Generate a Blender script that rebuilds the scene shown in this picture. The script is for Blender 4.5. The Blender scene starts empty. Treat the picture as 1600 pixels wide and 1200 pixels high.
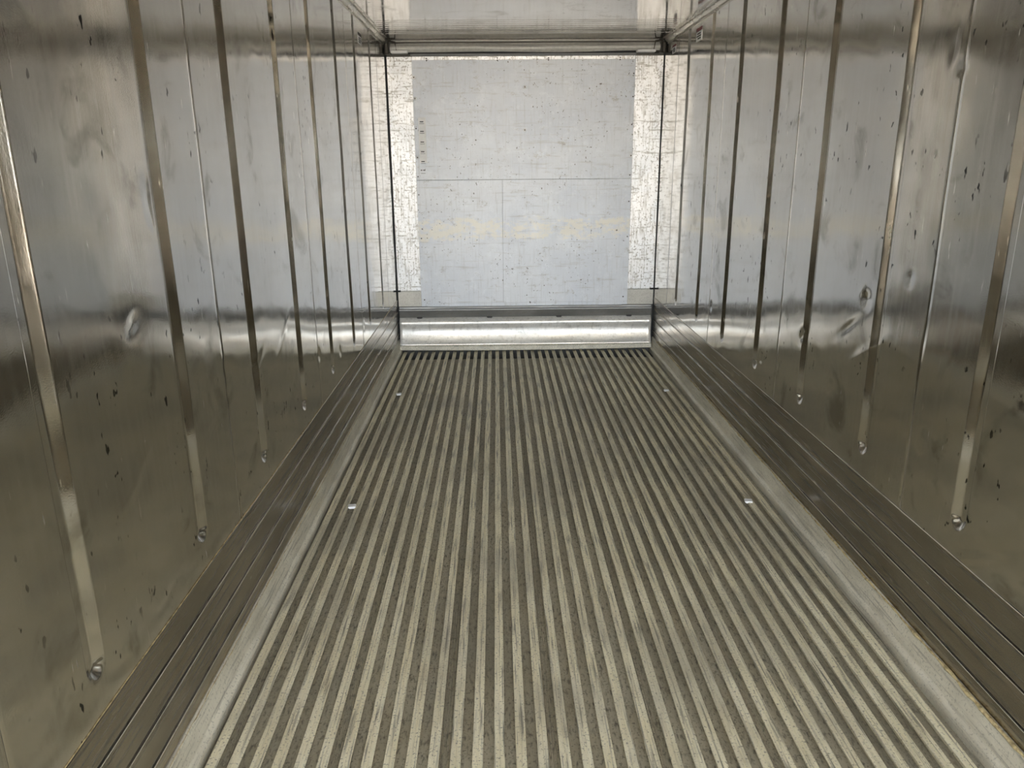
import bpy, math, random
import numpy as np
from mathutils import Matrix, Vector

# ------------------------------------------------------------------ camera, sky, sun, exposure
scene = bpy.context.scene
COL = scene.collection
F_PX = 1189.6
PITCH, YAW, ROLL = 0.28549, 0.017939, 0.007869
CAM = (-0.2514, 0.0, 1.6462)


def make_camera():
    cd = bpy.data.cameras.new('camera')
    cd.sensor_fit = 'HORIZONTAL'
    cd.sensor_width = 36.0
    cd.lens = F_PX / 1600 * 36.0
    cd.clip_start = 0.02
    o = bpy.data.objects.new('camera', cd)
    COL.objects.link(o)
    fw = Vector((math.sin(YAW) * math.cos(PITCH), math.cos(YAW) * math.cos(PITCH), -math.sin(PITCH)))
    rt0 = Vector((math.cos(YAW), -math.sin(YAW), 0))
    dn0 = fw.cross(rt0)
    c, s = math.cos(ROLL), math.sin(ROLL)
    rt = c * rt0 + s * dn0
    dn = -s * rt0 + c * dn0
    m = Matrix.Identity(4)
    for i in range(3):
        m[i][0], m[i][1], m[i][2], m[i][3] = rt[i], -dn[i], -fw[i], CAM[i]
    o.matrix_world = m
    scene.camera = o


make_camera()

SUN_ELEV, SUN_ROT = math.radians(50), math.radians(20)
world = bpy.data.worlds.new('sky')
scene.world = world
world.use_nodes = True
wn = world.node_tree
for n in list(wn.nodes):
    wn.nodes.remove(n)
w_out = wn.nodes.new('ShaderNodeOutputWorld')
w_bg = wn.nodes.new('ShaderNodeBackground')
w_sky = wn.nodes.new('ShaderNodeTexSky')
w_sky.sky_type = 'NISHITA'
w_sky.sun_disc = False
w_sky.sun_elevation = SUN_ELEV
w_sky.sun_rotation = SUN_ROT
w_sky.air_density = 1.0
w_sky.dust_density = 3.0
w_bg.inputs['Strength'].default_value = 0.35
w_mix = wn.nodes.new('ShaderNodeMix')       # hazy, whitish sky
w_mix.data_type = 'RGBA'
w_mix.inputs[0].default_value = 0.6
w_mix.inputs[7].default_value = (5.0, 5.15, 5.35, 1)
wn.links.new(w_sky.outputs['Color'], w_mix.inputs[6])
wn.links.new(w_mix.outputs[2], w_bg.inputs['Color'])
wn.links.new(w_bg.outputs['Background'], w_out.inputs['Surface'])

sun_d = bpy.data.lights.new('sun', 'SUN')
sun_d.energy = 4.0
sun_d.angle = math.radians(0.6)
sun_d.color = (1.0, 0.93, 0.82)
sun = bpy.data.objects.new('sun', sun_d)
COL.objects.link(sun)
# the sun stands behind the closed end of the container, so none of it shines in through the doors
sun.rotation_euler = (-math.radians(40), 0, math.radians(-20))

scene.view_settings.view_transform = 'Standard'
scene.view_settings.look = 'None'
scene.view_settings.gamma = 1.0
scene.view_settings.use_curve_mapping = False
scene.view_settings.exposure = 3.12
scene.cycles.max_bounces = 16
scene.cycles.glossy_bounces = 12
scene.cycles.diffuse_bounces = 6

# ------------------------------------------------------------------ dimensions (metres)
W = 1.145          # half width between the steel linings
Y0 = -2.60         # door end, behind the camera
Y1 = 6.74          # closed end
CEIL = 2.583
PITCH_BAR = 0.0632
BAR0 = -1.085
RIB0, RIB_STEP = 1.478, 0.634
SEAM0, SEAM_STEP = 2.411, 1.268
LINER_TOP = 0.467

portal_d = bpy.data.lights.new('door_opening_portal', 'AREA')
portal_d.shape = 'RECTANGLE'
portal_d.size = 2 * W
portal_d.size_y = CEIL
portal_d.cycles.is_portal = True
portal = bpy.data.objects.new('door_opening_portal', portal_d)
COL.objects.link(portal)
portal.location = (0, Y0 - 0.02, CEIL / 2)
portal.rotation_euler = (math.radians(90), 0, 0)   # -Z of the lamp -> +Y, into the container


# ------------------------------------------------------------------ materials
class NT:
    def __init__(self, name):
        self.m = bpy.data.materials.new(name)
        self.m.use_nodes = True
        self.t = self.m.node_tree
        self.b = self.t.nodes['Principled BSDF']
        self.geo = None

    def n(self, kind, **kw):
        x = self.t.nodes.new(kind)
        for k, v in kw.items():
            setattr(x, k, v)
        return x

    def link(self, a, b):
        self.t.links.new(a, b)

    def pos(self, sx=1, sy=1, sz=1, off=(0, 0, 0)):
        if self.geo is None:
            self.geo = self.n('ShaderNodeNewGeometry')
        mp = self.n('ShaderNodeMapping')
        mp.inputs['Scale'].default_value = (sx, sy, sz)
        mp.inputs['Location'].default_value = off
        self.link(self.geo.outputs['Position'], mp.inputs['Vector'])
        return mp.outputs['Vector']

    def noise(self, scale, sx=1, sy=1, sz=1, detail=4, rough=0.55, off=(0, 0, 0), dist=0.0):
        x = self.n('ShaderNodeTexNoise')
        x.inputs['Scale'].default_value = scale
        x.inputs['Detail'].default_value = detail
        x.inputs['Roughness'].default_value = rough
        x.inputs['Distortion'].default_value = dist
        self.link(self.pos(sx, sy, sz, off), x.inputs['Vector'])
        return x.outputs['Fac']

    def ramp(self, fac, lo, hi, a=0.0, b=1.0):
        r = self.n('ShaderNodeMapRange')
        r.interpolation_type = 'SMOOTHSTEP'
        r.inputs['From Min'].default_value = lo
        r.inputs['From Max'].default_value = hi
        r.inputs['To Min'].default_value = a
        r.inputs['To Max'].default_value = b
        self.link(fac, r.inputs['Value'])
        return r.outputs['Result']

    def math(self, op, a, b=None):
        x = self.n('ShaderNodeMath', operation=op)
        for i, v in enumerate((a, b)):
            if v is None:
                continue
            if isinstance(v, (int, float)):
                x.inputs[i].default_value = v
            else:
                self.link(v, x.inputs[i])
        return x.outputs[0]

    def mix(self, fac, a, b, mode='MIX'):
        x = self.n('ShaderNodeMix', data_type='RGBA', blend_type=mode)
        if isinstance(fac, (int, float)):
            x.inputs[0].default_value = fac
        else:
            self.link(fac, x.inputs[0])
        for i, v in ((6, a), (7, b)):
            if isinstance(v, tuple):
                x.inputs[i].default_value = (*v, 1)
            else:
                self.link(v, x.inputs[i])
        return x.outputs[2]

    def set(self, key, v):
        s = self.b.inputs[key]
        if isinstance(v, tuple):
            s.default_value = (*v, 1)
        elif isinstance(v, (int, float)):
            s.default_value = v
        else:
            self.link(v, s)

    def bump(self, h, strength, distance):
        x = self.n('ShaderNodeBump')
        x.inputs['Strength'].default_value = strength
        x.inputs['Distance'].default_value = distance
        self.link(h, x.inputs['Height'])
        self.link(x.outputs['Normal'], self.b.inputs['Normal'])


def mat_steel(name='steel_lining', seed=0):
    m = NT(name)
    o = (seed * 7.3, seed * 3.1, seed * 5.7)
    large = m.noise(1.6, off=o, detail=5)
    smudge = m.noise(5.0, off=o, detail=5, dist=0.6)
    streak = m.noise(60, sx=1, sy=1, sz=0.03, off=o, detail=3)
    fleck = m.noise(38, sx=1, sy=1, sz=0.55, off=o, detail=2)
    cluster = m.noise(2.3, off=(o[0] + 9, o[1], o[2]), detail=2)
    base = m.mix(m.ramp(large, 0.35, 0.65), (0.61, 0.59, 0.55), (0.70, 0.685, 0.65))
    base = m.mix(m.ramp(streak, 0.35, 0.75, 0, 0.35), base, (0.72, 0.71, 0.69))
    dirt = m.math('MULTIPLY', m.ramp(smudge, 0.55, 0.74), 0.65)
    base = m.mix(dirt, base, (0.26, 0.245, 0.21))
    spots = m.math('MULTIPLY', m.ramp(fleck, 0.67, 0.72), m.ramp(cluster, 0.46, 0.58))
    base = m.mix(spots, base, (0.05, 0.05, 0.045))
    scr = m.noise(26, sx=1, sy=2.4, sz=0.35, off=(o[0], o[1] + 4, o[2]), detail=2)
    scratch = m.math('MULTIPLY', m.ramp(scr, 0.69, 0.75), 0.6)
    base = m.mix(scratch, base, (0.92, 0.9, 0.86))
    m.set('Base Color', base)
    m.set('Metallic', 1.0)
    r = m.ramp(smudge, 0.35, 0.75, 0.045, 0.13)
    r = m.math('ADD', r, m.math('MULTIPLY', m.ramp(streak, 0.3, 0.8), 0.05))
    r = m.math('ADD', r, m.math('MULTIPLY', scratch, 0.3))
    m.set('Roughness', r)
    m.bump(m.math('ADD', streak, m.noise(300, detail=2)), 0.03, 0.002)
    return m.m


def mat_liner():
    m = NT('scuff_liner_metal')
    large = m.noise(2.2, sy=0.5, detail=5)
    streak = m.noise(90, sx=1, sy=0.02, sz=1, detail=3)
    base = m.mix(m.ramp(large, 0.35, 0.65), (0.40, 0.37, 0.33), (0.52, 0.49, 0.45))
    base = m.mix(m.ramp(streak, 0.5, 0.75, 0, 0.6), base, (0.22, 0.205, 0.18))
    scr = m.noise(24, sx=1, sy=0.5, sz=1.6, detail=2)
    base = m.mix(m.ramp(scr, 0.73, 0.8, 0, 0.7), base, (0.8, 0.78, 0.74))
    m.set('Base Color', base)
    m.set('Metallic', 1.0)
    m.set('Roughness', m.ramp(streak, 0.3, 0.8, 0.16, 0.34))
    m.bump(streak, 0.06, 0.003)
    return m.m


def mat_alu(name, c0, c1, rough=(0.3, 0.5), metallic=1.0, dirt=0.5, dirtc=(0.2, 0.185, 0.15), stretch=(1, 0.04, 1), seed=0,
            bump=0.1, grime=0.0, grimec=(0.36, 0.335, 0.27)):
    m = NT(name)
    o = (seed * 4.7, seed * 2.3, seed * 6.1)
    sx, sy, sz = stretch
    streak = m.noise(110, sx=sx, sy=sy, sz=sz, off=o, detail=4)
    blot = m.noise(9, sx=sx, sy=0.35 if sy < 0.5 else 1, sz=0.5 if sz < 0.5 else 1, off=o, detail=6, rough=0.65)
    grit = m.noise(130, off=o, detail=3)
    patch = m.noise(2.6, sy=0.55, off=(o[0] + 5, o[1], o[2]), detail=5, rough=0.6)
    rust = m.noise(7, sy=0.4, off=(o[0] + 2, o[1] + 6, o[2]), detail=5, rough=0.65)
    base = m.mix(m.ramp(blot, 0.35, 0.65), c0, c1)
    base = m.mix(m.math('MULTIPLY', m.ramp(streak, 0.5, 0.72), dirt), base, dirtc)
    base = m.mix(m.math('MULTIPLY', m.ramp(grit, 0.55, 0.70), dirt * 0.9), base, dirtc)
    base = m.mix(m.math('MULTIPLY', m.ramp(patch, 0.45, 0.68), grime), base, grimec)
    base = m.mix(m.math('MULTIPLY', m.ramp(rust, 0.56, 0.7), grime * 0.45), base, (0.40, 0.32, 0.19))
    m.set('Base Color', base)
    m.set('Metallic', metallic)
    m.set('Roughness', m.ramp(blot, 0.3, 0.7, rough[0], rough[1]))
    m.bump(m.math('ADD', streak, m.math('MULTIPLY', grit, 0.5)), bump, 0.003)
    return m.m


def mat_endpanel():
    m = NT('end_panel_grey')
    large = m.noise(1.7, detail=4)
    blot = m.noise(7, detail=6, rough=0.7, dist=0.4)
    vert = m.noise(70, sx=1, sz=0.06, detail=3)
    hori = m.noise(60, sx=0.07, sz=1, detail=3)
    speck = m.noise(46, detail=2)
    clus = m.noise(3.2, off=(3, 0, 8), detail=2)
    base = m.mix(m.ramp(large, 0.35, 0.65), (0.73, 0.765, 0.83), (0.80, 0.825, 0.87))
    base = m.mix(m.ramp(vert, 0.52, 0.75, 0, 0.4), base, (0.52, 0.52, 0.51))
    base = m.mix(m.ramp(hori, 0.58, 0.74, 0, 0.4), base, (0.46, 0.44, 0.40))
    fine = m.noise(13, detail=9, rough=0.85, dist=0.15)
    base = m.mix(m.ramp(fine, 0.5, 0.64, 0, 0.5), base, (0.90, 0.93, 0.98))
    fine2 = m.noise(17, sx=0.6, off=(7, 1, 3), detail=9, rough=0.85, dist=0.2)
    base = m.mix(m.ramp(fine2, 0.55, 0.66, 0, 0.7), base, (0.44, 0.42, 0.38))
    # cream coloured patches, broken up by noise, in a band at mid height
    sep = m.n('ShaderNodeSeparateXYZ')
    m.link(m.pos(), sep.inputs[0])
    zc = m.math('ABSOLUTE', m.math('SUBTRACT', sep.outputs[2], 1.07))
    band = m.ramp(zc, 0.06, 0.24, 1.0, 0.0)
    cream_noise = m.noise(13, sx=0.6, sz=1, detail=7, rough=0.75)
    worn = m.ramp(m.math('MULTIPLY', cream_noise, band), 0.44, 0.58, 0, 0.75)  # strength of the cream patches, kept inside the height band
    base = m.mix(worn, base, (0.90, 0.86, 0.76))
    sp = m.math('MULTIPLY', m.ramp(speck, 0.66, 0.71), m.ramp(clus, 0.45, 0.57))
    base = m.mix(sp, base, (0.10, 0.09, 0.075))
    m.set('Base Color', base)
    m.set('Metallic', 0.12)
    m.set('Specular IOR Level', 0.5)
    m.set('Roughness', m.ramp(blot, 0.3, 0.75, 0.46, 0.38))
    m.bump(m.math('ADD', vert, hori), 0.05, 0.002)
    return m.m


def mat_strip():
    m = NT('bright_scuffed_aluminium')
    blot = m.noise(6, detail=6, rough=0.7)
    vert = m.noise(75, sx=1, sz=0.09, detail=3)
    hori = m.noise(55, sx=0.12, sz=1, detail=3)
    speck = m.noise(60, detail=3)
    base = m.mix(m.ramp(blot, 0.35, 0.65), (0.90, 0.89, 0.89), (0.97, 0.98, 1.0))
    base = m.mix(m.ramp(vert, 0.50, 0.66, 0, 0.65), base, (0.45, 0.43, 0.39))
    base = m.mix(m.ramp(hori, 0.57, 0.69, 0, 0.75), base, (0.36, 0.34, 0.30))
    base = m.mix(m.ramp(speck, 0.54, 0.66, 0, 0.75), base, (0.30, 0.27, 0.23))
    m.set('Base Color', base)
    m.set('Metallic', 0.36)
    m.set('Roughness', m.ramp(blot, 0.3, 0.7, 0.42, 0.45))
    m.bump(m.math('ADD', vert, hori), 0.08, 0.002)
    return m.m


def mat_plain(name, c, rough=0.6, metallic=0.0, var=0.15):
    m = NT(name)
    v = m.noise(40, detail=4)
    m.set('Base Color', m.mix(m.ramp(v, 0.35, 0.7), c, tuple(x * (1 - var) for x in c)))
    m.set('Roughness', rough)
    m.set('Metallic', metallic)
    return m.m


def mat_bead():
    m = NT('tan_foam_edge')
    v = m.noise(60, detail=4)
    m.set('Base Color', m.mix(m.ramp(v, 0.4, 0.65), (0.62, 0.50, 0.27), (0.32, 0.25, 0.13)))
    m.set('Roughness', 0.85)
    m.bump(v, 0.5, 0.004)
    return m.m


def mat_ground():
    m = NT('yard_concrete')
    a = m.noise(0.6, detail=6)
    m.set('Base Color', m.mix(m.ramp(a, 0.35, 0.65), (0.50, 0.44, 0.35), (0.42, 0.37, 0.30)))
    m.set('Roughness', 0.9)
    return m.m


M_STEEL_L = mat_steel('steel_lining', 0)
M_STEEL_R = mat_steel('steel_lining_opposite', 3)
M_CEIL = mat_steel('steel_ceiling', 6)
M_LINER = mat_liner()
M_KERB = mat_alu('kerb_aluminium', (0.62, 0.58, 0.47), (0.76, 0.72, 0.60), rough=(0.4, 0.55), metallic=0.08, dirt=0.6, seed=1, grime=0.4)
M_BAR = mat_alu('floor_bar_aluminium', (0.79, 0.72, 0.51), (0.88, 0.82, 0.62), rough=(0.4, 0.6), metallic=0.1, dirt=0.92, seed=2, bump=0.25, grime=0.5)
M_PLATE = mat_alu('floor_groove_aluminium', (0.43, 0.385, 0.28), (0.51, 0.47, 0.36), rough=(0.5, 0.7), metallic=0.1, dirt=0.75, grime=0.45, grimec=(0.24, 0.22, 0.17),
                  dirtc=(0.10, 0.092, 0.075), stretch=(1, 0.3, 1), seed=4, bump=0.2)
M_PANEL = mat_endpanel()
M_STRIP = mat_strip()
M_LIP = mat_alu('end_moulding_aluminium', (0.74, 0.72, 0.68), (0.84, 0.83, 0.80), rough=(0.28, 0.45), metallic=0.3, dirt=0.35,
                stretch=(0.3, 1, 0.1), seed=5)
M_BAND = mat_alu('grey_band_aluminium', (0.20, 0.198, 0.192), (0.27, 0.266, 0.256), rough=(0.4, 0.55), metallic=0.4, dirt=0.4,
                 stretch=(0.3, 1, 0.3), seed=8)
M_PATCH = mat_alu('dull_patch_aluminium', (0.50, 0.48, 0.43), (0.60, 0.58, 0.53), rough=(0.4, 0.6), metallic=0.5, dirt=0.4,
                  stretch=(0.6, 1, 0.6), seed=6)
M_TRIM = mat_alu('corner_trim_aluminium', (0.50, 0.475, 0.41), (0.64, 0.62, 0.56), rough=(0.2, 0.35), metallic=1.0, dirt=0.5, seed=7)
M_DARK = mat_plain('black_rubber', (0.02, 0.02, 0.02), 0.7)
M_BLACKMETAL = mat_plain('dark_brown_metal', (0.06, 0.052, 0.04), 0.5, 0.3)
M_CORE = mat_plain('insulated_core', (0.16, 0.155, 0.14), 0.9)
M_COVER = mat_plain('grey_cover_sheet', (0.72, 0.71, 0.67), 0.5, 0.2)
M_SEAL = mat_plain('grey_seal', (0.25, 0.25, 0.26), 0.6)
M_WHITE = mat_plain('white_plastic', (0.93, 0.93, 0.93), 0.4, 0.0, 0.06)
M_RED = mat_plain('red_print', (0.20, 0.025, 0.03), 0.5)
M_INK = mat_plain('black_print', (0.06, 0.06, 0.07), 0.6)
M_SCREW = mat_plain('dark_screw', (0.07, 0.065, 0.06), 0.5, 0.5)
M_BEAD = mat_bead()
M_GROUND = mat_ground()
M_SHELL = mat_plain('painted_shell', (0.7, 0.7, 0.7), 0.5)


# ------------------------------------------------------------------ mesh helpers
def mesh_of(name, verts, faces, mat, smooth=False):
    me = bpy.data.meshes.new(name)
    me.from_pydata([tuple(map(float, v)) for v in verts], [], [tuple(map(int, f)) for f in faces])
    me.materials.append(mat)
    if smooth:
        me.polygons.foreach_set('use_smooth', [True] * len(me.polygons))
    me.update()
    return me


def link(name, me, parent=None, loc=None):
    o = bpy.data.objects.new(name, me)
    COL.objects.link(o)
    if parent is not None:
        o.parent = parent
    if loc is not None:
        o.location = loc
    return o


def empty(name, loc=(0, 0, 0)):
    o = bpy.data.objects.new(name, None)
    COL.objects.link(o)
    o.location = loc
    return o


def structure(o, label=None):
    o['kind'] = 'structure'
    if label:
        o['label'] = label
    return o


def tag(o, label, cat, group=None):
    o['label'] = label
    o['category'] = cat
    if group:
        o['group'] = group
    return o


def box_data(x0, x1, y0, y1, z0, z1, bev=0.0):
    if bev <= 0:
        v = [(x, y, z) for x in (x0, x1) for y in (y0, y1) for z in (z0, z1)]
        f = [(0, 1, 3, 2), (4, 6, 7, 5), (0, 4, 5, 1), (2, 3, 7, 6), (0, 2, 6, 4), (1, 5, 7, 3)]
        return v, f
    import bmesh
    bm = bmesh.new()
    bmesh.ops.create_cube(bm, size=1.0)
    for q in bm.verts:
        q.co = Vector(((x0 + x1) / 2 + q.co.x * (x1 - x0), (y0 + y1) / 2 + q.co.y * (y1 - y0), (z0 + z1) / 2 + q.co.z * (z1 - z0)))
    bmesh.ops.bevel(bm, geom=bm.edges[:], offset=bev, segments=1, affect='EDGES')
    bm.verts.index_update()
    v = [tuple(q.co) for q in bm.verts]
    f = [tuple(q.index for q in fc.verts) for fc in bm.faces]
    bm.free()
    return v, f


def box(name, dims, mat, parent=None, bev=0.0):
    v, f = box_data(*dims, bev=bev)
    return link(name, mesh_of(name, v, f, mat), parent)


def extrude(profile, axis, a, b, closed=True, steps=1, jitter=None):
    """profile: list of 2D points, swept along axis ('y': (x,z) points; 'x': (y,z) points)."""
    n = len(profile)
    v, f = [], []
    for s in range(steps + 1):
        t = a + (b - a) * s / steps
        for k, (p, q) in enumerate(profile):
            dp, dq = jitter(t, k) if jitter else (0, 0)
            v.append((p + dp, t, q + dq) if axis == 'y' else (t, p + dp, q + dq))
    m = n if closed else n - 1
    for s in range(steps):
        for k in range(m):
            i, j = s * n + k, s * n + (k + 1) % n
            f.append((i, j, j + n, i + n))
    if closed:
        f.append(tuple(range(n)))
        f.append(tuple(range(steps * n, steps * n + n))[::-1])
    return v, f


def disc(r, h, n=16):
    """short cylinder standing out towards -Y, base at y = 0"""
    v = [(r * math.cos(2 * math.pi * k / n), 0, r * math.sin(2 * math.pi * k / n)) for k in range(n)]
    v += [(x * 0.86, -h, z * 0.86) for x, y, z in v]
    f = [(k, (k + 1) % n, n + (k + 1) % n, n + k) for k in range(n)]
    f.append(tuple(range(n, 2 * n)))
    return v, f


def tube(path, r, n=6):
    v, f = [], []
    P = [Vector(p) for p in path]
    for i, p in enumerate(P):
        d = (P[min(i + 1, len(P) - 1)] - P[max(i - 1, 0)]).normalized()
        up = Vector((0, 0, 1)) if abs(d.z) < 0.9 else Vector((1, 0, 0))
        a = d.cross(up).normalized()
        b = d.cross(a)
        rr = r[i] if isinstance(r, (list, tuple)) else r
        for k in range(n):
            t = 2 * math.pi * k / n
            v.append(tuple(p + rr * (math.cos(t) * a + math.sin(t) * b)))
    for i in range(len(P) - 1):
        for k in range(n):
            f.append((i * n + k, i * n + (k + 1) % n, (i + 1) * n + (k + 1) % n, (i + 1) * n + k))
    f.append(tuple(range(n)))
    f.append(tuple(range((len(P) - 1) * n, len(P) * n)))
    return v, f


rng = np.random.default_rng(7)


# ------------------------------------------------------------------ side walls
RIB_DEPTH, RIB_OPEN = 0.016, 0.078
RIB_END = 0.545


def groove(Y, Z, yc):
    """depth of one pressed groove; the far flank (seen from the doors) is steep, the near one slopes"""
    near, far = yc - RIB_OPEN + 0.012, yc + 0.012
    u = np.clip((Y - near) / 0.022, 0, 1)
    w = np.clip((far - Y) / 0.027, 0, 1)
    r = RIB_OPEN / 2
    cy = (near + far) / 2
    d = np.hypot(Y - cy, Z - (RIB_END + r))
    e = np.where(Z < RIB_END + r, np.clip((r - d) / 0.034, 0, 1), 1.0)
    s = lambda t: t * t * (3 - 2 * t)
    return RIB_DEPTH * np.minimum(np.minimum(s(u), w), s(e))


def make_side_wall(side, mat, dents, seed):
    sgn = -1 if side == 'left' else 1
    rg = np.random.default_rng(seed)
    waves = []
    for k in range(26):
        lam = rg.uniform(0.22, 1.1)
        th = rg.uniform(0, math.pi)
        waves.append((2 * math.pi / lam * math.cos(th), 2 * math.pi / lam * math.sin(th), rg.uniform(0, 6.28), 0.00023 * lam))
    for k in range(18):
        lam = rg.uniform(0.07, 0.2)
        th = rg.uniform(0, math.pi)
        waves.append((2 * math.pi / lam * math.cos(th), 2 * math.pi / lam * math.sin(th), rg.uniform(0, 6.28), 0.00026 * lam))
    core_x = (sgn * (W + 0.03), sgn * (W + 0.10))
    v, f = box_data(min(core_x), max(core_x), Y0, Y1 + 0.1, -0.12, CEIL + 0.1)
    core = link('wall_' + side, mesh_of('wall_' + side, v, f, M_CORE))
    structure(core, ('left' if sgn < 0 else 'right') + ' side wall lined with polished grooved steel sheets')
    seams = [Y0] + [SEAM0 + SEAM_STEP * k for k in range(-3, 4)] + [Y1]
    for a, b in zip(seams[:-1], seams[1:]):
        a2, b2 = a + 0.0004, b - 0.0004
        visible = b > 0.9
        step = 0.014 if visible else 0.12
        ys = [a2, b2] + list(np.linspace(a2 + 0.0012, b2 - 0.0012, max(2, int((b2 - a2) / step))))
        ribs = [RIB0 + RIB_STEP * k for k in range(-6, 8) if a < RIB0 + RIB_STEP * k < b]
        for yc in ribs:
            lo, hi = yc - RIB_OPEN, yc + 0.018
            ys = [y for y in ys if not lo < y < hi] + list(np.linspace(lo, hi, 34 if visible else 12))
        ys = np.array(sorted(ys))
        zs = list(np.linspace(LINER_TOP - 0.012, CEIL, 150 if visible else 20))
        zs = [z for z in zs if not RIB_END - 0.02 < z < RIB_END + 0.06] + list(np.linspace(RIB_END - 0.02, RIB_END + 0.06, 18))
        zs = np.array(sorted(zs))
        Yg, Zg = np.meshgrid(ys, zs, indexing='ij')
        D = np.zeros_like(Yg)
        for yc in ribs:
            D = np.maximum(D, groove(Yg, Zg, yc))
        if visible:
            for ky, kz, ph, am in waves:
                D += am * np.sin(ky * Yg + kz * Zg + ph)
            for (dy, dz, ry, rz, ang, dep) in dents:
                dep *= 0.45 if ry > 0.06 else 0.9
                c, s = math.cos(ang), math.sin(ang)
                p, q = (Yg - dy) * c + (Zg - dz) * s, -(Yg - dy) * s + (Zg - dz) * c
                D += dep * np.exp(-(p / ry) ** 2 - (q / rz) ** 2)
        D[0, :] += 0.0007
        D[-1, :] += 0.0007
        X = sgn * (W + D)
        ny, nz = len(ys), len(zs)
        verts = np.stack([X, Yg, Zg], -1).reshape(-1, 3)
        idx = np.arange(ny * nz).reshape(ny, nz)
        q = np.stack([idx[:-1, :-1], idx[1:, :-1], idx[1:, 1:], idx[:-1, 1:]], -1).reshape(-1, 4)
        if sgn < 0:
            pass
        else:
            q = q[:, ::-1]
        me = bpy.data.meshes.new('lining_sheet')
        me.vertices.add(len(verts))
        me.vertices.foreach_set('co', verts.ravel())
        me.loops.add(len(q) * 4)
        me.loops.foreach_set('vertex_index', q.ravel().astype(np.int32))
        me.polygons.add(len(q))
        me.polygons.foreach_set('loop_start', np.arange(0, len(q) * 4, 4, dtype=np.int32))
        me.polygons.foreach_set('use_smooth', np.ones(len(q), dtype=bool))
        me.materials.append(mat)
        me.update(calc_edges=True)
        me.validate()
        link('lining_sheet', me, core)
    # scuff liner: horizontal boards below the lining
    zz = [0.108, 0.167, 0.266, 0.366, LINER_TOP]
    for k in range(4):
        z0, z1 = zz[k], zz[k + 1]
        prof = [(sgn * (W + 0.028), z0), (sgn * (W + 0.0025), z0), (sgn * (W + 0.0015), z0 + 0.004),
                (sgn * (W - 0.0030), z1 - 0.006), (sgn * (W - 0.0030), z1 - 0.003), (sgn * (W - 0.0018), z1 - 0.001),
                (sgn * (W + 0.0025), z1 - 0.0003), (sgn * (W + 0.028), z1 - 0.0003)]
        if sgn < 0:
            prof = prof[::-1]
        v, f = extrude(prof, 'y', Y0, Y1 - 0.03)
        bd = link('liner_board', mesh_of('liner_board', v, f, M_LINER), core)
        if k < 3 or sgn > 0:  # pale bead stands in for the highlight along the worn board edge
            path = [(sgn * (W - 0.0028), y, z1 - 0.0012 + 0.0003 * math.sin(y * 6)) for y in np.linspace(0.8, Y1 - 0.1, 60)]
            v, f = tube(path, 0.0011, 5)
            link('edge_highlight', mesh_of('edge_highlight', v, f, M_KERB), bd)
    return core


DENTS_L = [(2.03, 1.55, 0.018, 0.045, 0.1, 0.005), (2.75, 0.92, 0.10, 0.012, 0.5, 0.004), (2.3, 0.86, 0.12, 0.014, 0.4, 0.004),
           (3.1, 0.95, 0.14, 0.012, 0.55, -0.003), (3.7, 0.72, 0.02, 0.03, 0, 0.005), (1.85, 1.27, 0.03, 0.012, 0.6, 0.003),
           (2.45, 0.98, 0.1, 0.02, -0.5, 0.003), (3.5, 1.6, 0.16, 0.008, -0.8, 0.0018), (4.2, 0.62, 0.018, 0.03, 0.3, 0.004),
           (1.75, 0.9, 0.10, 0.015, 0.5, -0.003), (5.0, 0.6, 0.02, 0.03, 0, 0.004), (2.2, 2.35, 0.05, 0.006, -0.7, 0.002)]
DENTS_R = [(2.83, 1.13, 0.028, 0.028, 0.2, 0.007), (2.87, 1.16, 0.012, 0.018, 0.2, -0.004), (2.95, 1.0, 0.10, 0.012, -0.55, 0.006),
           (2.80, 0.93, 0.12, 0.016, -0.55, -0.005), (2.33, 0.75, 0.018, 0.03, 0.2, 0.005), (2.48, 1.97, 0.014, 0.05, 0.1, 0.003),
           (2.42, 1.9, 0.02, 0.014, 0.1, 0.004), (3.4, 0.86, 0.02, 0.03, 0.4, 0.006), (4.6, 0.95, 0.02, 0.02, 0.0, 0.005),
           (4.9, 0.72, 0.02, 0.03, 0.0, 0.005), (3.05, 0.73, 0.015, 0.02, 0, 0.004), (2.55, 1.25, 0.02, 0.02, 0, 0.004),
           (2.0, 0.5, 0.14, 0.012, -0.5, 0.004), (3.9, 0.62, 0.02, 0.02, 0, 0.004), (1.9, 1.02, 0.012, 0.012, 0, 0.003)]
wall_left = make_side_wall('left', M_STEEL_L, DENTS_L, 11)
wall_right = make_side_wall('right', M_STEEL_R, DENTS_R, 23)


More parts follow.
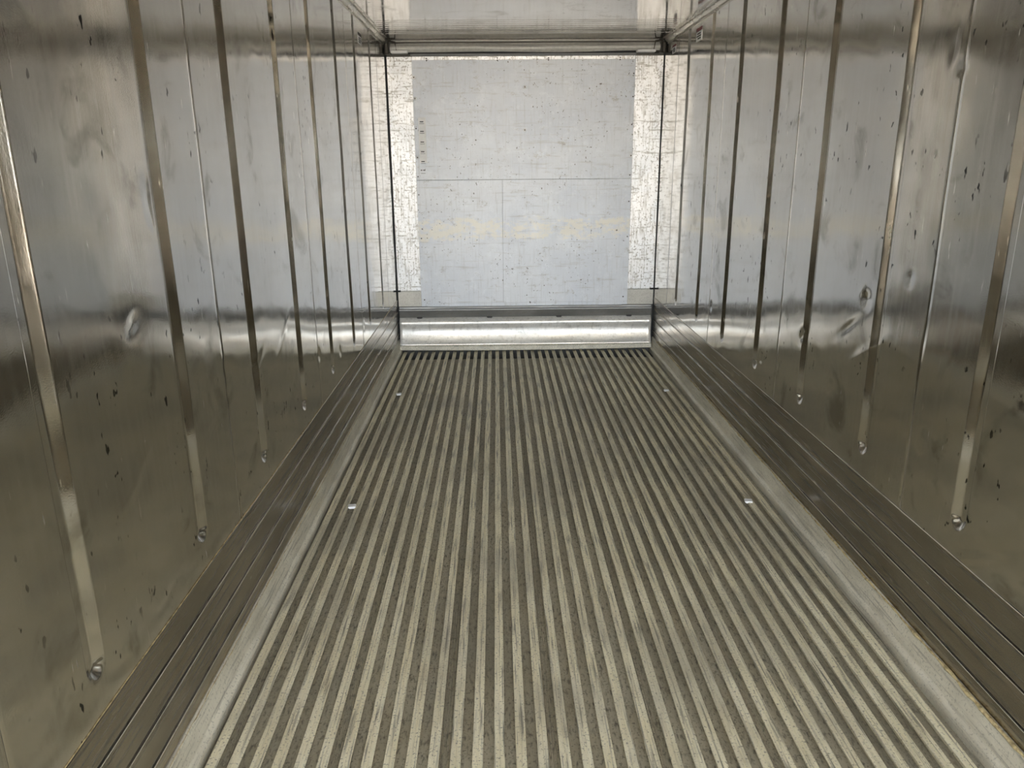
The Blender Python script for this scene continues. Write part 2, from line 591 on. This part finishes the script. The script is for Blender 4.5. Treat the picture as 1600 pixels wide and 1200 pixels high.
# ------------------------------------------------------------------ kerbs at the foot of the side walls
def make_kerb(side):
    sgn = -1 if side == 'left' else 1
    prof = [(1.1165, -0.028), (1.1148, 0.008), (1.1158, 0.015), (1.1190, 0.0195), (1.1275, 0.0265), (1.1300, 0.0305), (1.1314, 0.038),
            (1.1408, 0.100), (1.1425, 0.105), (1.146, 0.107), (1.168, 0.107), (1.168, -0.028)]
    prof = [(sgn * a, b) for a, b in prof]
    if sgn > 0:
        prof = prof[::-1]

    def wob(t, k):
        return (0.0012 * math.sin(t * 3.1 + sgn) + 0.0008 * math.sin(t * 8.3), 0.0015 * math.sin(t * 2.3 + 1) + 0.0008 * math.sin(t * 11))
    v, f = extrude(prof, 'y', Y0, Y1 - 0.02, steps=150, jitter=wob)
    base = link('baseboard_' + side, mesh_of('baseboard_' + side, v, f, M_KERB))
    structure(base, 'worn aluminium kerb strip along the foot of the %s wall' % side)
    rg = random.Random(5 + sgn)
    if side == 'right':
        spans, rbase = [(1.2, 6.5)], 0.0042
    else:
        spans, rbase = [(1.2, 6.2)], 0.0016
    for a, b in spans:
        n = int((b - a) / 0.03)
        path, rad = [], []
        for i in range(n + 1):
            y = a + (b - a) * i / n
            path.append((sgn * (1.1405 + rg.uniform(-0.002, 0.001)), y, 0.107 + rg.uniform(-0.003, 0.002)))
            rad.append(rbase * rg.uniform(0.35, 1.25) * (1.5 if y < 2.2 and side == 'right' else 1))
        v, f = tube(path, rad)
        o = link('foam_bead', mesh_of('foam_bead', v, f, M_BEAD), base)
        o['label'] = 'ragged tan foam bead along the kerb edge'
    if side == 'left':
        path = [(sgn * (W - 0.001), y, LINER_TOP + 0.001 + 0.0006 * math.sin(y * 9)) for y in np.linspace(1.0, 6.4, 80)]
        v, f = tube(path, 0.0011)
        link('sealant_line', mesh_of('sealant_line', v, f, M_BEAD), wall_left)


make_kerb('left')
make_kerb('right')


# ------------------------------------------------------------------ floor of T bars
def make_floor():
    v, f = box_data(-W - 0.03, W + 0.03, Y0, Y1 + 0.05, -0.16, -0.10)
    fl = link('floor', mesh_of('floor', v, f, M_CORE))
    structure(fl, 'ribbed aluminium floor of long parallel T bars')
    # bar mesh: flange with a fine centre groove, web below
    h = 0.0155
    prof = [(-h, -0.004), (-h, -0.001), (-h + 0.001, 0.0), (-0.0022, 0.0), (-0.0012, -0.0014), (0.0012, -0.0014), (0.0022, 0.0),
            (h - 0.001, 0.0), (h, -0.001), (h, -0.004), (0.003, -0.0055), (0.003, -0.0285), (-0.003, -0.0285), (-0.003, -0.0055)]
    bv, bf = extrude(prof[::-1], 'y', Y0 + 0.02, 6.695)
    bar_me = mesh_of('floor_bar', bv, bf, M_BAR)
    groups = [[0], range(1, 6), range(6, 11), range(11, 16), range(16, 21), range(21, 26), range(26, 31), range(31, 35)]
    for g in groups:
        g = list(g)
        xa = BAR0 + PITCH_BAR * (g[0] - 0.5) + 0.0006
        xb = BAR0 + PITCH_BAR * (g[-1] + 0.5) - 0.0006
        if g[0] == 0:
            xa = -1.117
        if g[-1] == 34:
            xb = 1.117
        # plate profile, fluted next to the joints
        top = [(xa, -0.0285)]
        if g[0] != 0:
            for k in range(3):
                x = xa + 0.0025 + k * 0.005
                top += [(x, -0.0285), (x + 0.0008, -0.0262), (x + 0.0024, -0.0262), (x + 0.0032, -0.0285)]
        if g[-1] != 34:
            for k in range(3):
                x = xb - 0.0165 + k * 0.005
                top += [(x, -0.0285), (x + 0.0008, -0.0262), (x + 0.0024, -0.0262), (x + 0.0032, -0.0285)]
        top += [(xb, -0.0285)]
        prof2 = top + [(xb, -0.036), (xa, -0.036)]
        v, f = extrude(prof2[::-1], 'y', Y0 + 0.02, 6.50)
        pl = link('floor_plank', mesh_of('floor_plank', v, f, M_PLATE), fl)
        for i in g:
            b = link('floor_bar', bar_me, pl)
            b.location = (BAR0 + PITCH_BAR * i, 0, 0.0006 * math.sin(i * 2.4))
    return fl


floor = make_floor()


# white plastic clips bridging a groove of the floor
for (x, y, lab) in ((-0.990, 3.48, 'small white plastic clip in the floor grooves by the left kerb, nearer one'),
                    (-0.990, 5.38, 'small white plastic clip in the floor grooves by the left kerb, farther one'),
                    (0.990, 3.47, 'small white plastic clip in the floor grooves by the right kerb, nearer one'),
                    (0.990, 5.385, 'small white plastic clip in the floor grooves by the right kerb, farther one')):
    prof = [(-0.019, -0.001), (-0.019, 0.003), (-0.015, 0.005), (0.015, 0.005), (0.019, 0.003), (0.019, -0.001), (0.014, -0.001),
            (0.014, -0.006), (-0.014, -0.006), (-0.014, -0.001)]
    v, f = extrude(prof[::-1], 'y', -0.016, 0.016)
    o = link('floor_clip', mesh_of('floor_clip', v, f, M_WHITE), None, (x, y, 0.001))
    o.rotation_euler = (0, 0, 0.12 if x < 0 else -0.15)
    tag(o, lab, 'clip', 'white clips in the floor grooves')


# ------------------------------------------------------------------ ceiling and corner trims
def make_ceiling():
    v, f = box_data(-W - 0.1, W + 0.1, Y0, Y1 + 0.1, CEIL + 0.02, CEIL + 0.1)
    c = link('ceiling', mesh_of('ceiling', v, f, M_CORE))
    structure(c, 'mirror bright steel ceiling sheets')
    seams = [Y0, -0.4, 1.8, 4.0, 6.34, Y1]
    rg = np.random.default_rng(3)
    waves = [(rg.uniform(3, 14) * rg.choice([-1, 1]), rg.uniform(3, 14), rg.uniform(0, 6.28), 0.00016) for k in range(12)]
    for a, b in zip(seams[:-1], seams[1:]):
        vis = b > 4.5
        xs = np.linspace(-W - 0.004, W + 0.004, 120 if vis else 6)
        ys = np.linspace(a + 0.001, b - 0.001, int((b - a) / 0.012) if vis else 6)
        X, Y = np.meshgrid(xs, ys, indexing='ij')
        Z = np.full_like(X, CEIL)
        if vis:
            for kx, ky, ph, am in waves:
                Z += am * np.sin(kx * X + ky * Y + ph)
            for yc in (5.80, 5.88, 5.96, 6.05, 6.13, 6.22):
                Z += 0.0012 * np.exp(-((Y - yc) / 0.012) ** 2)
        Z[:, 0] += 0.003
        Z[:, -1] += 0.003
        idx = np.arange(X.size).reshape(X.shape)
        q = np.stack([idx[:-1, :-1], idx[:-1, 1:], idx[1:, 1:], idx[1:, :-1]], -1).reshape(-1, 4)
        me = mesh_of('ceiling_sheet', np.stack([X, Y, Z], -1).reshape(-1, 3), q, M_CEIL, True)
        link('ceiling_sheet', me, c)
    return c


ceiling = make_ceiling()

for n, sgn in (('trim_1', -1), ('trim_2', 1)):
    prof = [(W + 0.006, 2.536), (W - 0.004, 2.536), (W - 0.005, 2.545), (W - 0.002, 2.547), (W - 0.002, 2.550), (W - 0.012, 2.553),
            (W - 0.020, 2.560), (W - 0.026, 2.568), (W - 0.029, 2.578), (W - 0.031, 2.579), (W - 0.033, 2.577), (W - 0.044, 2.578),
            (W - 0.044, CEIL + 0.006), (W + 0.006, CEIL + 0.006)]
    prof = [(sgn * a, b) for a, b in prof]
    if sgn < 0:
        prof = prof[::-1]
    v, f = extrude(prof, 'y', Y0, 6.62, steps=60, jitter=lambda t, k: (0, 0.0008 * math.sin(t * 4 + k)))
    o = link(n, mesh_of(n, v, f, M_TRIM))
    structure(o, 'aluminium corner trim between ceiling and %s wall' % ('left' if sgn < 0 else 'right'))


# ------------------------------------------------------------------ closed end
def make_end():
    v, f = box_data(-W - 0.1, W + 0.1, Y1 + 0.012, Y1 + 0.1, -0.16, CEIL + 0.1)
    e = link('wall_back', mesh_of('wall_back', v, f, M_CORE))
    structure(e, 'closed end wall of scuffed grey panels between bright aluminium strips')
    yb = Y1 + 0.012

    def slab(name, x0, x1, z0, z1, out, mat, bev=0.0015, parent=e):
        return box(name, (x0, x1, yb - out, yb + 0.002, z0, z1), mat, parent, bev)
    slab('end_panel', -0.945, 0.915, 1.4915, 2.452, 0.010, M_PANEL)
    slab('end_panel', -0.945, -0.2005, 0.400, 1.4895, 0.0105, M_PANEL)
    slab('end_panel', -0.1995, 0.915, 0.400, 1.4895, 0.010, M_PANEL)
    for sgn, x0, x1 in ((-1, -W + 0.006, -0.932), (1, 0.908, W - 0.005)):
        slab('side_strip', x0, x1, 0.541, 2.466, 0.014, M_STRIP)
        slab('corner_patch', x0, x1, 0.40, 0.5395, 0.016, M_PATCH)
        # dark joint in the corner
        slab('corner_joint', *((x0 - 0.02, x0 + 0.004) if sgn < 0 else (x1 - 0.002, x1 + 0.02)), 0.1, 2.48, 0.0165, M_DARK, 0.0)
    for x in (-1.128, 1.122):
        slab('corner_pin', x - 0.016, x + 0.016, 0.533, 0.547, 0.026, M_DARK)
    slab('top_strip', -0.93, 0.906, 2.440, 2.468, 0.013, M_STRIP)
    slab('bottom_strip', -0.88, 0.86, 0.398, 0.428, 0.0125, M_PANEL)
    # fasteners
    wv, wf = disc(0.014, 0.003)
    sv, sf = disc(0.006, 0.006, 10)
    wm, sm = mesh_of('washer', wv, wf, M_WHITE), mesh_of('screw', sv, sf, M_SCREW)
    for x, z in ((-0.920, 2.309), (-0.917, 2.145), (-0.915, 1.677), (-0.005, 2.229), (-0.006, 1.892), (0.897, 1.679)):
        w = link('washer', wm, e, (x, yb - 0.012, z))
        link('screw', sm, w, (0, -0.001, 0))
    for x, z in ((-0.81, 2.452), (-0.81, 2.437), (-0.23, 2.452), (-0.23, 2.437), (0.19, 2.452), (0.19, 2.437), (0.78, 2.452), (0.78, 2.437),
                 (-0.918, 1.909), (-0.918, 1.52), (0.897, 2.33), (0.897, 2.15), (0.895, 1.93), (0.893, 1.52), (-0.918, 1.37), (0.893, 1.30),
                 (-0.91, 1.00), (0.89, 1.0), (-0.905, 0.46), (0.87, 0.47)):
        link('screw', sm, e, (x, yb - 0.011, z))
    return e


end = make_end()


def make_moulding():
    pts = [(6.752, 0.302), (6.731, 0.300), (6.722, 0.292), (6.704, 0.270), (6.698, 0.254), (6.700, 0.238), (6.706, 0.217),
           (6.708, 0.195), (6.704, 0.165), (6.694, 0.13), (6.681, 0.098), (6.668, 0.074), (6.660, 0.062), (6.664, 0.050), (6.752, 0.06)]

    def wob(t, k):
        return (0, 0.0012 * math.sin(t * 9 + k))
    v, f = extrude(pts, 'x', -W + 0.014, W - 0.022, steps=60, jitter=wob)
    me = mesh_of('baseboard_back', v, f, M_LIP, True)
    for p in me.polygons:
        if len(p.vertices) > 4:
            p.use_smooth = False
    o = link('baseboard_back', me)
    structure(o, 'curved aluminium moulding along the foot of the end wall')
    xa, xb = -W + 0.014, W - 0.022
    band = [(6.752, 0.398), (6.735, 0.396), (6.733, 0.379), (6.716, 0.376), (6.712, 0.370), (6.716, 0.365), (6.733, 0.3005), (6.752, 0.3005)]
    v, f = extrude(band, 'x', xa, xb)
    b = link('flat_band', mesh_of('flat_band', v, f, M_BAND), o)
    b['label'] = 'dull dark grey flat band'
    path = [(x, 6.7125, 0.3715) for x in np.linspace(xa, xb, 12)]
    v, f = tube(path, 0.0032)
    link('bright_edge', mesh_of('bright_edge', v, f, M_WHITE), o)
    lip = [(6.700, 0.066), (6.660, 0.064), (6.648, 0.058), (6.646, 0.026), (6.652, 0.020), (6.664, 0.024), (6.672, 0.048), (6.700, 0.050)]
    v, f = extrude(lip, 'x', xa, xb, steps=40, jitter=lambda t, k: (0, -0.010 * (1 - (t / 1.12) ** 2) if 2 <= k <= 6 else 0))
    link('lip_edge', mesh_of('lip_edge', v, f, M_KERB), o)
    for x in (-0.953, -0.327, 0.295, 0.925):
        prof = [(-0.026, 0), (-0.022, 0.008), (0.022, 0.008), (0.026, 0), (0.016, -0.006), (-0.016, -0.006)]
        vv = [(a, -0.006, b) for a, b in prof] + [(a, 0.006, b) for a, b in prof]
        ff = [(0, 1, 2, 3, 4, 5), (11, 10, 9, 8, 7, 6)] + [(k, k + 6, (k + 1) % 6 + 6, (k + 1) % 6) for k in range(6)]
        link('drain_slot', mesh_of('drain_slot', vv, ff, M_SCREW), o, (x, 6.724, 0.300))
    return o


make_moulding()


# ------------------------------------------------------------------ air outlet cover above the end wall
def make_cover():
    root = empty('air_outlet_cover', (0, 6.70, 2.47))
    tag(root, 'sagging grey air outlet cover with white end bars under the ceiling at the end wall', 'vent cover')
    L = lambda n, me: link(n, me, root, (0, -6.70, -2.47))

    def bx(n, d, m, bev=0.001):
        v, f = box_data(*d, bev=bev)
        return L(n, mesh_of(n, v, f, m))
    # sagging sheet
    xs = np.linspace(-1.10, 1.10, 90)
    verts, nz = [], 9
    for x in xs:
        for j in range(nz):
            t = j / (nz - 1)
            sag = 0.006 * math.cos(x * 1.35) + 0.003 * math.sin(x * 5.0 + 2 * t)
            y = 6.735 - 0.035 * math.sin(math.pi * min(1, t * 1.1)) - 0.012 * (1 - t) + 0.004 * math.sin(7 * x + 3 * t)
            z = 2.502 + 0.064 * t - sag * (1 - t)
            verts.append((x, y, z))
    fs = [(i * nz + j, (i + 1) * nz + j, (i + 1) * nz + j + 1, i * nz + j + 1) for i in range(len(xs) - 1) for j in range(nz - 1)]
    L('cover_sheet', mesh_of('cover_sheet', verts, fs, M_COVER, True))
    bx('top_rail', (-1.09, 1.09, 6.715, 6.745, 2.5775, 2.5825), M_COVER, 0.001)
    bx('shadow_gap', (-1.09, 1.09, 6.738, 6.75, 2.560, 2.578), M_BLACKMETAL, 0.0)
    bx('gap_seal', (-1.10, 1.10, 6.736, 6.75, 2.484, 2.504), M_DARK)
    bx('seal_strip', (-0.94, 0.91, 6.728, 6.75, 2.468, 2.488), M_SEAL, 0.003)
    for sgn, x0, x1 in ((-1, -1.092, -0.958), (1, 0.908, 1.060)):
        bx('mounting_bar', (x0, x1, 6.668, 6.735, 2.486, 2.506), M_WHITE, 0.003)
        # dark wire bracket in the corner
        xo, xi = sgn * 1.105, sgn * 1.055
        path = [(xo, 6.67, 2.575), (xo + sgn * 0.012, 6.69, 2.49), (xi - sgn * 0.012, 6.69, 2.492), (xi, 6.68, 2.570), (xo, 6.67, 2.575)]
        v, f = tube(path, 0.006)
        L('bracket', mesh_of('bracket', v, f, M_BLACKMETAL))
        bx('end_stop', tuple(sorted((sgn * 1.110, sgn * 1.136))) + (6.66, 6.70, 2.482, 2.560), M_BLACKMETAL, 0.004)


make_cover()


# ------------------------------------------------------------------ stickers
def wall_sticker(name, sgn, y0, y1, z0, z1, top_mat, label):
    root = empty(name, (sgn * W, (y0 + y1) / 2, (z0 + z1) / 2))
    tag(root, label, 'sticker')
    off = (-sgn * W, -(y0 + y1) / 2, -(z0 + z1) / 2)
    xa, xb = sgn * (W - 0.0025), sgn * (W + 0.006)

    def pc(n, ya, yb_, za, zb, mat, lift=0.0):
        v, f = box_data(min(xa, xb) - (lift if sgn > 0 else 0), max(xa, xb) + (lift if sgn < 0 else 0), ya, yb_, za, zb)
        link(n, mesh_of(n, v, f, mat), root, off)
    pc('backing', y0, y1, z0, z1, M_WHITE)
    hh = (z1 - z0)
    pc('heading', y0, y1, z1 - 0.27 * hh, z1, top_mat, 0.0008)
    for k, (a, b) in enumerate(((0.2, 0.8), (0.1, 0.9), (0.15, 0.7))):
        zc = z1 - hh * (0.45 + 0.18 * k)
        pc('print_line', y0 + (y1 - y0) * a, y0 + (y1 - y0) * b, zc - 0.004, zc + 0.004, M_INK, 0.0008)


wall_sticker('warning_sticker', 1, 5.55, 5.695, 2.42, 2.505, M_RED, 'white warning sticker with dark red heading high on the right wall, nearer one')
wall_sticker('warning_sticker', 1, 6.32, 6.442, 2.438, 2.499, M_RED, 'white warning sticker with dark red heading high on the right wall, by the end corner')
wall_sticker('warning_sticker', -1, 5.422, 5.565, 2.392, 2.46, M_BLACKMETAL, 'small white sticker high on the left wall under the corner trim')

root = empty('label_strip', (-0.866, Y1, 1.815))
tag(root, 'tall narrow white label strip with five lines of print on the end wall', 'label')


def on_end(n, x0, x1, z0, z1, mat, out):
    v, f = box_data(x0 + 0.866, x1 + 0.866, -out, 0.004, z0 - 1.815, z1 - 1.815)
    link(n, mesh_of(n, v, f, mat), root)


on_end('backing', -0.898, -0.836, 1.633, 1.997, M_WHITE, 0.0012)
for k, z in enumerate((1.962, 1.885, 1.800, 1.722, 1.642)):
    on_end('print_line', -0.885, -0.855, z - 0.003, z + 0.005, M_INK, 0.0020)
    on_end('print_line', -0.888, -0.85, z - 0.016, z - 0.012, M_SEAL, 0.0020)
root2 = empty('printed_mark', (-0.875, Y1, 1.565))
tag(root2, 'faint grey printed mark on the end wall below the label strip', 'marking')
for x0, x1, z0, z1 in ((-0.893, -0.879, 1.567, 1.578), (-0.872, -0.853, 1.567, 1.578), (-0.89, -0.853, 1.545, 1.549)):
    v, f = box_data(x0 + 0.875, x1 + 0.875, -0.0008, 0.004, z0 - 1.565, z1 - 1.565)
    link('print_line', mesh_of('print_line', v, f, M_SEAL), root2)


# ------------------------------------------------------------------ outside the open doors
v, f = box_data(-40, 40, -60, 30, -0.6, -0.45)
g = link('ground', mesh_of('ground', v, f, M_GROUND))
structure(g, 'sunlit concrete yard outside the open doors')
